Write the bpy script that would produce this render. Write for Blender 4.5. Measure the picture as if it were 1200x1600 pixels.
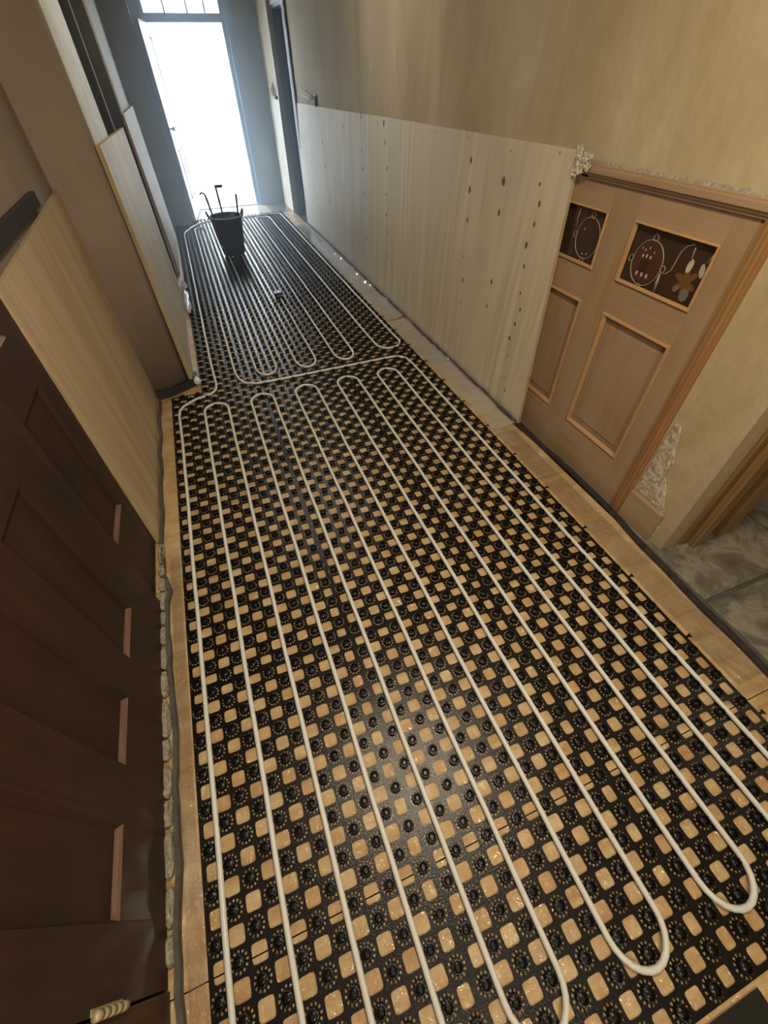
import bpy, bmesh, math, random
from mathutils import Vector, Matrix, noise

scene = bpy.context.scene
for o in list(bpy.data.objects):
    bpy.data.objects.remove(o)
COL = scene.collection

# ------------------------------------------------------------------ camera
cam_data = bpy.data.cameras.new('camera')
cam = bpy.data.objects.new('camera', cam_data)
COL.objects.link(cam)
RC = [[0.9327409, -0.3601444, -0.0170401], [-0.2735978, -0.67623, -0.6840009], [0.2348161, 0.6426578, -0.7292821]]
cam.matrix_world = Matrix((
    (RC[0][0], -RC[1][0], -RC[2][0], 0.42262),
    (RC[0][1], -RC[1][1], -RC[2][1], -2.23760),
    (RC[0][2], -RC[1][2], -RC[2][2], 1.51622),
    (0, 0, 0, 1)))
cam_data.sensor_fit = 'HORIZONTAL'
cam_data.sensor_width = 36.0
cam_data.lens = 36.0 * 650.471 / 1200.0
cam_data.clip_start = 0.02
cam_data.clip_end = 200
scene.camera = cam

# ------------------------------------------------------------------ exposure, sky, sun, lamps
scene.view_settings.view_transform = 'Standard'
scene.view_settings.look = 'None'
scene.view_settings.gamma = 1.0
scene.view_settings.use_curve_mapping = False
scene.view_settings.exposure = 0.0

SKY_STRENGTH = 34.0
world = bpy.data.worlds.new('sky')
scene.world = world
world.use_nodes = True
wn = world.node_tree
wn.nodes.clear()
wo = wn.nodes.new('ShaderNodeOutputWorld')
wb = wn.nodes.new('ShaderNodeBackground')
wb.inputs['Color'].default_value = (0.64, 0.81, 1.0, 1)
wb.inputs['Strength'].default_value = SKY_STRENGTH
wn.links.new(wb.outputs[0], wo.inputs['Surface'])

def light(name, kind, loc, energy, color, rot=(0, 0, 0), **kw):
    d = bpy.data.lights.new(name, kind)
    d.energy = energy
    d.color = color
    for k, v in kw.items():
        setattr(d, k, v)
    o = bpy.data.objects.new(name, d)
    o.location = loc
    o.rotation_euler = rot
    COL.objects.link(o)
    return o

sun = light('sun', 'SUN', (0, 20, 20), 5.0, (1.0, 0.95, 0.88), (math.radians(48), 0, math.radians(-60)), angle=0.01)
# the doorway lets the sky in: a sampling portal in the opening (adds no light of its own)
portal = light('doorway_portal', 'AREA', (1.015, 6.62, 1.25), 1.0, (1, 1, 1), (math.radians(-90), 0, 0), shape='RECTANGLE', size=0.95, size_y=2.5)
portal.data.cycles.is_portal = True
# the hall's ceiling lamp, over the camera end of the corridor
lamp = light('ceiling_lamp_bulb', 'AREA', (0.88, -1.60, 2.50), 37.0, (1.0, 0.85, 0.62), (0, 0, 0), shape='DISK', size=0.30)
rear_fill = light('rear_ambient_fill', 'AREA', (0.6, -3.5, 1.9), 32.0, (1.0, 0.86, 0.64), (math.radians(80), 0, math.radians(-8)), shape='DISK', size=0.5)  # unseen ambient fill added behind the camera
mid_fill = light('mid_hall_fill', 'AREA', (1.0, 1.7, 2.60), 16.0, (1.0, 0.93, 0.80), (0, 0, 0), shape='DISK', size=0.6)  # added fill that lifts the dark middle of the hall
LAMP2 = light('side_room_lamp', 'POINT', (3.3, -2.3, 2.2), 10.0, (1.0, 0.85, 0.62), shadow_soft_size=0.15)

# ------------------------------------------------------------------ materials
MATS = {}
def new_mat(name):
    m = bpy.data.materials.new(name)
    m.use_nodes = True
    nt = m.node_tree
    b = nt.nodes['Principled BSDF']
    MATS[name] = m
    return m, nt, b

def N(nt, t, **kw):
    n = nt.nodes.new(t)
    for k, v in kw.items():
        if k in n.inputs:
            n.inputs[k].default_value = v
        else:
            setattr(n, k, v)
    return n

def ramp(nt, stops):
    r = nt.nodes.new('ShaderNodeValToRGB')
    e = r.color_ramp.elements
    while len(e) > 1:
        e.remove(e[0])
    e[0].position = stops[0][0]; e[0].color = (*stops[0][1], 1)
    for p, c in stops[1:]:
        x = e.new(p); x.color = (*c, 1)
    return r

def coords(nt, scale, rot=(0, 0, 0)):
    tc = nt.nodes.new('ShaderNodeTexCoord')
    mp = nt.nodes.new('ShaderNodeMapping')
    mp.inputs['Scale'].default_value = scale
    mp.inputs['Rotation'].default_value = rot
    nt.links.new(tc.outputs['Object'], mp.inputs['Vector'])
    return mp

def bump(nt, b, src, strength, dist=0.01):
    bp = N(nt, 'ShaderNodeBump', Strength=strength, Distance=dist)
    nt.links.new(src, bp.inputs['Height'])
    nt.links.new(bp.outputs[0], b.inputs['Normal'])
    return bp

def plain(name, col, rough=0.6, metal=0.0, spec=0.5):
    m, nt, b = new_mat(name)
    b.inputs['Base Color'].default_value = (*col, 1)
    b.inputs['Roughness'].default_value = rough
    b.inputs['Metallic'].default_value = metal
    b.inputs['Specular IOR Level'].default_value = spec
    return m

def mottled(name, stops, scale=(4, 4, 4), rough=0.8, detail=8, bumpy=0.15, nscale=1.0, dist=0.0, rot=(0, 0, 0), spec=0.4, bscale=30.0, bdist=0.01, coat=0.0):
    m, nt, b = new_mat(name)
    mp = coords(nt, scale, rot)
    nz = N(nt, 'ShaderNodeTexNoise', Scale=nscale, Detail=detail, Roughness=0.62, Distortion=dist)
    nt.links.new(mp.outputs[0], nz.inputs['Vector'])
    r = ramp(nt, stops)
    nt.links.new(nz.outputs['Fac'], r.inputs[0])
    nt.links.new(r.outputs[0], b.inputs['Base Color'])
    n2 = N(nt, 'ShaderNodeTexNoise', Scale=bscale, Detail=4)
    tc = nt.nodes.new('ShaderNodeTexCoord')
    nt.links.new(tc.outputs['Object'], n2.inputs['Vector'])
    bump(nt, b, n2.outputs['Fac'], bumpy, bdist)
    b.inputs['Roughness'].default_value = rough
    b.inputs['Specular IOR Level'].default_value = spec
    b.inputs['Coat Weight'].default_value = coat
    return m

def wood(name, dark, light_, axis='z', scale=1.0, rough=0.55, contrast=0.5, spec=0.4, bumpy=0.08, blotch=None, rings=1.0, coat=0.0):
    """grain running along axis"""
    m, nt, b = new_mat(name)
    s = [14.0 * scale] * 3
    s['xyz'.index(axis)] = 1.1 * scale
    mp = coords(nt, s)
    n1 = N(nt, 'ShaderNodeTexNoise', Scale=1.0, Detail=3, Roughness=0.5, Distortion=0.6)
    nt.links.new(mp.outputs[0], n1.inputs['Vector'])
    mul = N(nt, 'ShaderNodeMath', operation='MULTIPLY'); mul.inputs[1].default_value = 9.0 * rings
    nt.links.new(n1.outputs['Fac'], mul.inputs[0])
    sn = N(nt, 'ShaderNodeMath', operation='SINE')
    nt.links.new(mul.outputs[0], sn.inputs[0])
    s2 = [90.0 * scale] * 3
    s2['xyz'.index(axis)] = 3.0 * scale
    mp2 = coords(nt, s2)
    n2 = N(nt, 'ShaderNodeTexNoise', Scale=1.0, Detail=5, Roughness=0.6)
    nt.links.new(mp2.outputs[0], n2.inputs['Vector'])
    mx = N(nt, 'ShaderNodeMath', operation='MULTIPLY_ADD')
    mx.inputs[1].default_value = 0.16; mx.inputs[2].default_value = 0.0
    nt.links.new(sn.outputs[0], mx.inputs[0])
    ad = N(nt, 'ShaderNodeMath', operation='ADD')
    nt.links.new(mx.outputs[0], ad.inputs[0])
    nt.links.new(n2.outputs['Fac'], ad.inputs[1])
    r = ramp(nt, [(0.5 - contrast / 2, dark), (0.5 + contrast / 2, light_)])
    nt.links.new(ad.outputs[0], r.inputs[0])
    out = r.outputs[0]
    if blotch:
        tc = nt.nodes.new('ShaderNodeTexCoord')
        n3 = N(nt, 'ShaderNodeTexNoise', Scale=blotch[0], Detail=4)
        nt.links.new(tc.outputs['Object'], n3.inputs['Vector'])
        r3 = ramp(nt, [(0.35, (0, 0, 0)), (0.65, (1, 1, 1))])
        nt.links.new(n3.outputs['Fac'], r3.inputs[0])
        mixn = N(nt, 'ShaderNodeMix', data_type='RGBA')
        nt.links.new(r3.outputs[0], mixn.inputs[0])
        nt.links.new(out, mixn.inputs[6])
        mixn.inputs[7].default_value = (*blotch[1], 1)
        mm = N(nt, 'ShaderNodeMath', operation='MULTIPLY'); mm.inputs[1].default_value = blotch[2]
        nt.links.new(r3.outputs[0], mm.inputs[0])
        nt.links.new(mm.outputs[0], mixn.inputs[0])
        out = mixn.outputs[2]
    nt.links.new(out, b.inputs['Base Color'])
    bump(nt, b, n2.outputs['Fac'], bumpy, 0.005)
    b.inputs['Roughness'].default_value = rough
    b.inputs['Specular IOR Level'].default_value = spec
    b.inputs['Coat Weight'].default_value = coat
    return m

M_PLASTER = mottled('bare_plaster', [(0.25, (0.28, 0.215, 0.12)), (0.45, (0.37, 0.295, 0.175)), (0.6, (0.42, 0.345, 0.22)), (0.78, (0.53, 0.47, 0.34))], scale=(1.6, 1.6, 0.55), nscale=1.4, detail=10, dist=0.5, rough=0.75, bumpy=0.25, bscale=14, bdist=0.02)
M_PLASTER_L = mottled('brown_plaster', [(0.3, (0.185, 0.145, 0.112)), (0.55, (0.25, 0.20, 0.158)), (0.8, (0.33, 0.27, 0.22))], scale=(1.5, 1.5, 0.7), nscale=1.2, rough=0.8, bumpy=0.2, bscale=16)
M_SHADEWALL = mottled('shade_blue_wall', [(0.3, (0.30, 0.36, 0.40)), (0.7, (0.42, 0.48, 0.52))], nscale=1.0, rough=0.7, bumpy=0.1)  # blue of shade and lens flare put into the wall colour
M_PLASTER_LIT = mottled('door_lit_plaster', [(0.3, (0.50, 0.48, 0.42)), (0.7, (0.66, 0.64, 0.58))], nscale=2.0, rough=0.6, bumpy=0.1)  # lit copy of the left plaster, door light put into a paler colour
M_CHIPPED = mottled('chipped_render', [(0.3, (0.20, 0.16, 0.11)), (0.5, (0.40, 0.34, 0.25)), (0.62, (0.55, 0.50, 0.40)), (0.8, (0.28, 0.24, 0.18))], nscale=14, detail=12, rough=0.9, bumpy=0.5, bscale=30, bdist=0.012)
M_CEIL = plain('ceiling_paint', (0.62, 0.60, 0.55), 0.9)
M_PLY = wood('birch_plywood', (0.42, 0.355, 0.235), (0.63, 0.56, 0.41), axis='z', scale=0.22, rough=0.6, contrast=0.75, blotch=(2.6, (0.52, 0.45, 0.33), 0.7), rings=4.5)
M_PLYEDGE = wood('plywood_edge', (0.30, 0.22, 0.12), (0.52, 0.40, 0.24), axis='z', scale=1.5, rough=0.7)
M_PLY_L = wood('tan_plywood', (0.34, 0.245, 0.145), (0.53, 0.41, 0.26), axis='z', scale=0.25, rough=0.55, contrast=0.75, rings=4.0, blotch=(3, (0.42, 0.33, 0.205), 0.5))
M_PLY_GREY = wood('weathered_plywood', (0.40, 0.36, 0.28), (0.66, 0.61, 0.50), axis='z', scale=0.25, rough=0.55, contrast=0.7, rings=4.0, blotch=(3.5, (0.44, 0.40, 0.32), 0.7))
M_SPOT = mottled('knot_brown', [(0.3, (0.08, 0.058, 0.035)), (0.7, (0.15, 0.11, 0.065))], nscale=30, rough=0.8)
M_FLOORWOOD = None
M_PINE = wood('stripped_pine', (0.235, 0.145, 0.075), (0.35, 0.235, 0.135), axis='z', scale=0.6, rough=0.5, contrast=0.9, blotch=(3.0, (0.33, 0.245, 0.165), 0.5), rings=1.4)
M_PINE_H = wood('stripped_pine_rail', (0.235, 0.145, 0.075), (0.35, 0.235, 0.135), axis='y', scale=0.6, rough=0.5, contrast=0.9, blotch=(3.0, (0.33, 0.245, 0.165), 0.5), rings=1.4)
M_PINE_OR = wood('orange_pine_moulding', (0.30, 0.165, 0.065), (0.43, 0.26, 0.115), axis='y', scale=0.8, rough=0.45, contrast=0.9)
M_DARKWOOD = wood('dark_stained_wood', (0.016, 0.0075, 0.0045), (0.046, 0.0225, 0.0135), axis='z', scale=0.6, rough=0.5, contrast=0.9, spec=0.35, blotch=(4.0, (0.055, 0.023, 0.013), 0.4))
M_DARKWOOD_WORN = wood('worn_reddish_wood', (0.075, 0.038, 0.026), (0.19, 0.115, 0.082), axis='y', scale=1.2, rough=0.45, contrast=0.8)
M_FOAM = mottled('grey_foam', [(0.3, (0.045, 0.042, 0.036)), (0.7, (0.090, 0.084, 0.074))], nscale=6, rough=0.85, bumpy=0.3)
M_FOAM_DK = mottled('black_foam', [(0.3, (0.012, 0.012, 0.014)), (0.7, (0.035, 0.033, 0.032))], nscale=8, rough=0.5, bumpy=0.5)
M_STONE = mottled('flagstone', [(0.25, (0.06, 0.052, 0.040)), (0.47, (0.12, 0.104, 0.078)), (0.58, (0.21, 0.185, 0.145)), (0.72, (0.10, 0.088, 0.067))], scale=(1, 1, 1), nscale=5, detail=14, dist=1.5, rough=0.6, bumpy=0.6, bscale=18, bdist=0.015)
M_RUBBLE = mottled('lime_rubble', [(0.3, (0.12, 0.10, 0.072)), (0.5, (0.25, 0.22, 0.165)), (0.7, (0.38, 0.34, 0.27))], nscale=25, detail=10, rough=0.9, bumpy=0.8, bscale=70)
M_MAT = None
M_PIPE = plain('off_white_plastic_pipe', (0.57, 0.57, 0.535), 0.38, 0, 0.5)
M_BLACK = plain('black_plastic', (0.012, 0.012, 0.012), 0.4)
M_TAPE = plain('black_gloss_tape', (0.010, 0.011, 0.010), 0.3)
M_GLOSSDARK = plain('dark_gloss_paint', (0.045, 0.055, 0.07), 0.25)
M_STEP = plain('shaded_step', (0.050, 0.060, 0.075), 0.6)  # darkened to paint the shaded strip just outside the door
M_LEAFPAINT = plain('greyed_white_door_paint', (0.40, 0.40, 0.42), 0.3)  # white lowered to mid grey so the leaf stays visible
M_GREYDOOR = plain('slate_grey_paint', (0.10, 0.125, 0.165), 0.35)
M_WHITETRIM = plain('white_gloss_paint', (0.70, 0.72, 0.72), 0.25)
M_SHADEFRAME = plain('shade_blue_frame', (0.33, 0.43, 0.52), 0.3)  # frame and sill tinted with the blue of doorway shade and flare
M_LEAD = plain('lead_came', (0.27, 0.22, 0.17), 0.45, 0.3)
M_GLASSBROWN = plain('dark_amber_glass', (0.040, 0.022, 0.014), 0.12, 0, 0.6)
M_GLASSRED = plain('maroon_glass', (0.070, 0.026, 0.020), 0.12, 0, 0.6)
M_GLASSAMBER = plain('amber_glass', (0.12, 0.065, 0.018), 0.15, 0, 0.6)
M_GLASSGREY = plain('grey_opal_glass', (0.13, 0.12, 0.10), 0.2, 0, 0.6)
M_ENAMEL = plain('white_enamel', (0.42, 0.38, 0.30), 0.35)
M_HINGE = plain('painted_brass_hinge', (0.42, 0.34, 0.20), 0.45, 0.25)
M_CRACK = plain('dark_joint', (0.02, 0.016, 0.012), 0.9)
M_TAPE_WHITE = mottled('white_masking_paper', [(0.3, (0.34, 0.32, 0.25)), (0.7, (0.58, 0.55, 0.45))], nscale=20, rough=0.6)
M_CONCRETE = mottled('pavement_concrete', [(0.3, (0.42, 0.40, 0.38)), (0.7, (0.55, 0.53, 0.50))], nscale=4, rough=0.85)
M_ASPHALT = mottled('asphalt', [(0.3, (0.30, 0.30, 0.30)), (0.7, (0.36, 0.36, 0.36))], nscale=20, rough=0.9)
M_CAR = plain('silver_car_paint', (0.75, 0.76, 0.78), 0.25, 0.3)
M_TYRE = plain('tyre_rubber', (0.03, 0.03, 0.03), 0.8)
M_BUCKET = plain('purple_grey_tub_rubber', (0.055, 0.045, 0.055), 0.55)
M_STEEL = plain('steel', (0.5, 0.5, 0.5), 0.35, 0.9)
M_FACADE = mottled('pale_render_facade', [(0.3, (0.62, 0.58, 0.50)), (0.7, (0.74, 0.70, 0.62))], nscale=2, rough=0.9)

def glass_mat(name, tint=(1, 1, 1), gloss=0.08, rough=0.02, diffuse=0.0):
    m = bpy.data.materials.new(name); m.use_nodes = True
    nt = m.node_tree; nt.nodes.clear()
    o = N(nt, 'ShaderNodeOutputMaterial')
    t = N(nt, 'ShaderNodeBsdfTransparent', Color=(*tint, 1))
    g = N(nt, 'ShaderNodeBsdfGlossy', Roughness=rough)
    fr = N(nt, 'ShaderNodeFresnel', IOR=1.5)
    ad = N(nt, 'ShaderNodeMath', operation='ADD'); ad.inputs[1].default_value = gloss
    nt.links.new(fr.outputs[0], ad.inputs[0])
    mx = N(nt, 'ShaderNodeMixShader')
    nt.links.new(ad.outputs[0], mx.inputs[0])
    nt.links.new(t.outputs[0], mx.inputs[1]); nt.links.new(g.outputs[0], mx.inputs[2])
    last = mx
    if diffuse:
        d = N(nt, 'ShaderNodeBsdfDiffuse', Color=(0.78, 0.76, 0.66, 1))
        m2 = N(nt, 'ShaderNodeMixShader'); m2.inputs[0].default_value = diffuse
        nt.links.new(mx.outputs[0], m2.inputs[1]); nt.links.new(d.outputs[0], m2.inputs[2])
        last = m2
    nt.links.new(last.outputs[0], o.inputs['Surface'])
    return m
M_PANE = glass_mat('window_glass')
M_FOIL = glass_mat('clear_polythene', gloss=0.07, rough=0.07, diffuse=0.04)
M_FOIL_MILKY = glass_mat('milky_polythene', gloss=0.12, rough=0.12, diffuse=0.22)  # same film with a larger pale diffuse share, so it looks milkier

def make_floorwood():
    m, nt, b = new_mat('subfloor_board_under_film')
    tc = nt.nodes.new('ShaderNodeTexCoord')
    # grain along x, plus slow tonal variation between patches
    mp = coords(nt, (2.0, 22.0, 22.0))
    n1 = N(nt, 'ShaderNodeTexNoise', Scale=1.0, Detail=6, Roughness=0.6, Distortion=0.5)
    nt.links.new(mp.outputs[0], n1.inputs['Vector'])
    r = ramp(nt, [(0.25, (0.31, 0.205, 0.092)), (0.5, (0.43, 0.305, 0.15)), (0.75, (0.52, 0.395, 0.215))])
    nt.links.new(n1.outputs['Fac'], r.inputs[0])
    n3 = N(nt, 'ShaderNodeTexNoise', Scale=9.0, Detail=2)
    nt.links.new(tc.outputs['Object'], n3.inputs['Vector'])
    r3 = ramp(nt, [(0.35, (0.86, 0.70, 0.52)), (0.65, (1.0, 1.0, 1.0))])
    nt.links.new(n3.outputs['Fac'], r3.inputs[0])
    mx = N(nt, 'ShaderNodeMix', data_type='RGBA', blend_type='MULTIPLY'); mx.inputs[0].default_value = 1.0
    nt.links.new(r.outputs[0], mx.inputs[6]); nt.links.new(r3.outputs[0], mx.inputs[7])
    nt.links.new(mx.outputs[2], b.inputs['Base Color'])
    b.inputs['Roughness'].default_value = 0.6
    # clear film over the boards: wrinkled clear coat
    b.inputs['Coat Weight'].default_value = 0.9
    b.inputs['Coat Roughness'].default_value = 0.14
    b.inputs['Coat IOR'].default_value = 1.75
    mp2 = coords(nt, (1, 1, 1), (0, 0, 0.5))
    wv = N(nt, 'ShaderNodeTexNoise', Scale=38.0, Detail=3, Roughness=0.5, Distortion=1.6)
    nt.links.new(mp2.outputs[0], wv.inputs['Vector'])
    bp = N(nt, 'ShaderNodeBump', Strength=1.0, Distance=0.017)
    nt.links.new(wv.outputs['Fac'], bp.inputs['Height'])
    nt.links.new(bp.outputs[0], b.inputs['Coat Normal'])
    return m
M_FLOORWOOD = make_floorwood()

def make_matplastic():
    m, nt, b = new_mat('black_heating_mat_plastic')
    b.inputs['Base Color'].default_value = (0.004, 0.0037, 0.0032, 1)
    b.inputs['Roughness'].default_value = 0.27
    b.inputs['Specular IOR Level'].default_value = 0.32
    n4 = N(nt, 'ShaderNodeTexNoise', Scale=260.0, Detail=2)
    tc = nt.nodes.new('ShaderNodeTexCoord')
    nt.links.new(tc.outputs['Object'], n4.inputs['Vector'])
    bump(nt, b, n4.outputs['Fac'], 0.35, 0.002)
    return m
M_MAT = make_matplastic()

# ------------------------------------------------------------------ object helpers
def link(name, mesh, mats, parent=None):
    o = bpy.data.objects.new(name, mesh)
    for m in (mats if isinstance(mats, (list, tuple)) else [mats]):
        mesh.materials.append(m)
    COL.objects.link(o)
    if parent is not None:
        o.parent = parent
        o.matrix_parent_inverse = parent.matrix_world.inverted()
    return o

def empty(name, loc=(0, 0, 0)):
    o = bpy.data.objects.new(name, None)
    o.location = loc
    o.empty_display_size = 0.1
    COL.objects.link(o)
    bpy.context.view_layer.update()
    return o

def tag(o, label=None, cat=None, group=None, kind=None):
    if label: o['label'] = label
    if cat: o['category'] = cat
    if group: o['group'] = group
    if kind: o['kind'] = kind
    return o

class MB:
    """collects shapes into one mesh"""
    def __init__(s):
        s.v = []; s.f = []; s.mi = []; s.sm = []
    def add(s, verts, faces, mi=0, smooth=False):
        n = len(s.v)
        s.v += [tuple(p) for p in verts]
        for f in faces:
            s.f.append(tuple(i + n for i in f)); s.mi.append(mi); s.sm.append(smooth)
    def box(s, lo, hi, mi=0, bev=0.0):
        x0, y0, z0 = lo; x1, y1, z1 = hi
        if bev > 0:
            bm = bmesh.new()
            bmesh.ops.create_cube(bm, size=1.0)
            for v in bm.verts:
                v.co = Vector(((x0 + x1) / 2 + v.co.x * (x1 - x0), (y0 + y1) / 2 + v.co.y * (y1 - y0), (z0 + z1) / 2 + v.co.z * (z1 - z0)))
            bmesh.ops.bevel(bm, geom=bm.edges[:], offset=bev, segments=2, affect='EDGES', profile=0.6)
            s.bm(bm, mi)
            return
        v = [(x0, y0, z0), (x1, y0, z0), (x1, y1, z0), (x0, y1, z0), (x0, y0, z1), (x1, y0, z1), (x1, y1, z1), (x0, y1, z1)]
        s.add(v, [(0, 3, 2, 1), (4, 5, 6, 7), (0, 1, 5, 4), (1, 2, 6, 5), (2, 3, 7, 6), (3, 0, 4, 7)], mi)
    def bm(s, bm, mi=0, smooth=False):
        bm.verts.index_update()
        s.add([v.co[:] for v in bm.verts], [[v.index for v in f.verts] for f in bm.faces], mi, smooth)
        bm.free()
    def prism(s, pts, z0, z1, mi=0):
        """pts: (x, y) outline, counter-clockwise"""
        n = len(pts)
        v = [(x, y, z0) for x, y in pts] + [(x, y, z1) for x, y in pts]
        f = [tuple(reversed(range(n))), tuple(range(n, 2 * n))]
        for i in range(n):
            j = (i + 1) % n
            f.append((i, j, n + j, n + i))
        s.add(v, f, mi)
    def slab(s, c, nrm, th, mi=0):
        """quad c (4 corners, ccw seen from the front), pushed back along -nrm"""
        nrm = Vector(nrm).normalized()
        v = [Vector(p) for p in c] + [Vector(p) - nrm * th for p in c]
        s.add(v, [(0, 1, 2, 3), (7, 6, 5, 4), (0, 4, 5, 1), (1, 5, 6, 2), (2, 6, 7, 3), (3, 7, 4, 0)], mi)
    def tube(s, pts, r, seg=8, mi=0, caps=True, closed=False):
        pts = [Vector(p) for p in pts]
        n = len(pts)
        rs = r if isinstance(r, (list, tuple)) else [r] * n
        rings = []
        up = None
        for i, p in enumerate(pts):
            if closed:
                t = (pts[(i + 1) % n] - pts[i - 1]).normalized()
            else:
                t = (pts[min(i + 1, n - 1)] - pts[max(i - 1, 0)]).normalized()
            if up is None:
                a = Vector((0, 0, 1)) if abs(t.z) < 0.9 else Vector((1, 0, 0))
                u = t.cross(a).normalized()
            else:
                u = (up - t * up.dot(t)).normalized()
            up = u
            w = t.cross(u)
            rings.append([p + (u * math.cos(2 * math.pi * k / seg) + w * math.sin(2 * math.pi * k / seg)) * rs[i] for k in range(seg)])
        v = [q for ring in rings for q in ring]
        f = []
        m = n if closed else n - 1
        for i in range(m):
            a, b = i * seg, ((i + 1) % n) * seg
            for k in range(seg):
                k2 = (k + 1) % seg
                f.append((a + k, a + k2, b + k2, b + k))
        if caps and not closed:
            f.append(tuple(reversed(range(seg))))
            f.append(tuple(range((n - 1) * seg, n * seg)))
        s.add(v, f, mi, True)
    def lathe(s, prof, c, seg=24, mi=0, sx=1.0, sy=1.0):
        v = []; f = []
        for r, z in prof:
            for k in range(seg):
                a = 2 * math.pi * k / seg
                v.append((c[0] + r * sx * math.cos(a), c[1] + r * sy * math.sin(a), c[2] + z))
        for i in range(len(prof) - 1):
            for k in range(seg):
                k2 = (k + 1) % seg
                f.append((i * seg + k, i * seg + k2, (i + 1) * seg + k2, (i + 1) * seg + k))
        f.append(tuple(reversed(range(seg))))
        f.append(tuple(range((len(prof) - 1) * seg, len(prof) * seg)))
        s.add(v, f, mi, True)
    def build(s, name, mats, parent=None):
        me = bpy.data.meshes.new(name)
        me.from_pydata(s.v, [], s.f)
        me.polygons.foreach_set('material_index', s.mi)
        me.polygons.foreach_set('use_smooth', s.sm)
        me.update()
        return link(name, me, mats, parent)

def boxobj(name, lo, hi, mat, parent=None, bev=0.0):
    m = MB(); m.box(lo, hi, 0, bev)
    return m.build(name, mat, parent)

def struct(o, kind='structure'):
    o['kind'] = kind
    return o

# ================================================================== THE SHELL
# axes: x across the hall (right = +), y towards the front door, z up; subfloor top at z = 0
XR = 2.0          # right wall plaster
def make_floor():
    m = MB()
    seams = [-3.6, -2.205, -0.985, 1.215, 2.44, 3.66, 4.88, 6.42]
    for a, b in zip(seams[:-1], seams[1:]):
        m.box((-0.45, a + 0.0015, -0.03), (1.895 if b < -1.0 else 1.93, b - 0.0015, 0.0), 0)
    m.box((-0.45, -3.6, -0.09), (2.3, 6.42, -0.032), 1)
    # knots and nail heads
    return m.build('floor', [M_FLOORWOOD, M_CRACK])
struct(make_floor())

wl = MB()
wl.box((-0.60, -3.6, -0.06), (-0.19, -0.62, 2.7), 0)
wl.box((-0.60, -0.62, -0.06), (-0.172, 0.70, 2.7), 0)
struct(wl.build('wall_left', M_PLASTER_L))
# the wall steps out here: the step has a rounded plaster corner
w2 = MB()
pts = [(-0.60, 0.66), (-0.155, 0.675)]
for k in range(9):
    a = math.radians(-90 + 11.25 * k)
    pts.append((0.03 + 0.05 * math.cos(a), 0.80 + 0.05 * math.sin(a) - 0.0))
pts += [(0.08, 1.52), (-0.60, 1.52)]
w2.prism(pts, -0.06, 2.7)
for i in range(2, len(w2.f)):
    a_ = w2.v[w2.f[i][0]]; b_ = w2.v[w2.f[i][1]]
    if min(a_[0], b_[0]) > .075: w2.mi[i] = 1  # hall side takes the paler copy, lightened for daylight from the door
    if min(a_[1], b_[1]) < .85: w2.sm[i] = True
o = w2.build('wall_left', [M_PLASTER_L, M_PLASTER_LIT]); struct(o)
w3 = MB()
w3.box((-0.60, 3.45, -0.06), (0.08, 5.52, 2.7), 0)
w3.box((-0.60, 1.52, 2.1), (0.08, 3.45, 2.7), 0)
struct(w3.build('wall_left', M_PLASTER_LIT))
# vestibule piers
pr = MB(); pr.box((-0.60, 5.50, -0.06), (0.385, 6.70, 2.7))
struct(pr.build('wall_left', M_SHADEWALL))
pe = MB()
pe.box((1.60, 6.40, -0.06), (2.4, 6.70, 2.7))
pe.box((0.385, 6.42, 2.56), (1.60, 6.70, 2.7))
struct(pe.build('wall_end', M_SHADEWALL))

wr = MB()
wr.box((XR, -1.585, -0.06), (XR + 0.4, -1.28, 2.7), 0)
wr.box((XR, -1.28, 1.20), (XR + 0.4, -0.18, 2.7), 0)
wr.box((XR + 0.06, -1.28, -0.06), (XR + 0.4, -0.18, 1.20), 0)
wr.box((XR, -0.18, -0.06), (XR + 0.4, 4.93, 2.7), 0)
wr.box((XR, 4.93, 2.06), (XR + 0.4, 5.62, 2.7), 0)
wr.box((XR - 0.06, 5.62, -0.06), (XR + 0.4, 6.42, 2.7), 0)
wr.box((XR, -3.6, 2.05), (XR + 0.4, -1.585, 2.7), 0)
wr.box((XR, -3.6, -0.06), (XR + 0.4, -2.9, 2.05), 0)
struct(wr.build('wall_right', M_PLASTER))
# side room beyond the opening
sr = MB()
sr.box((2.42, -1.43, -0.2), (5.2, -1.30, 2.7), 0)
sr.box((5.0, -3.6, -0.2), (5.2, -1.30, 2.7), 0)
sr.box((2.4, -3.75, -0.2), (5.2, -3.6, 2.7), 0)
struct(sr.build('wall_side_room', M_CHIPPED))
struct(boxobj('wall_back', (-0.6, -3.75, -0.2), (2.4, -3.6, 2.7), M_PLASTER))
struct(boxobj('ceiling', (-0.6, -3.75, 2.7), (5.2, 6.70, 2.8), M_CEIL))

# stone flags past the opening
def flags():
    m = MB()
    random.seed(4)
    ys = [-3.6, -2.95, -2.35, -1.86, -1.40]
    for r in range(len(ys) - 1):
        x = 1.965
        while x < 5.0:
            w = random.uniform(0.42, 0.62)
            x2 = min(x + w, 5.0)
            m.box((x + 0.006, ys[r] + 0.006, -0.05), (x2 - 0.006, ys[r + 1] - 0.006, -0.012 + random.uniform(-0.004, 0.004)), 0, 0.008)
            x = x2
    m.box((1.9, -3.6, -0.08), (5.0, -1.40, -0.022), 1)
    return m.build('floor_side_room', [M_STONE, M_FOAM])
struct(flags())

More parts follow.
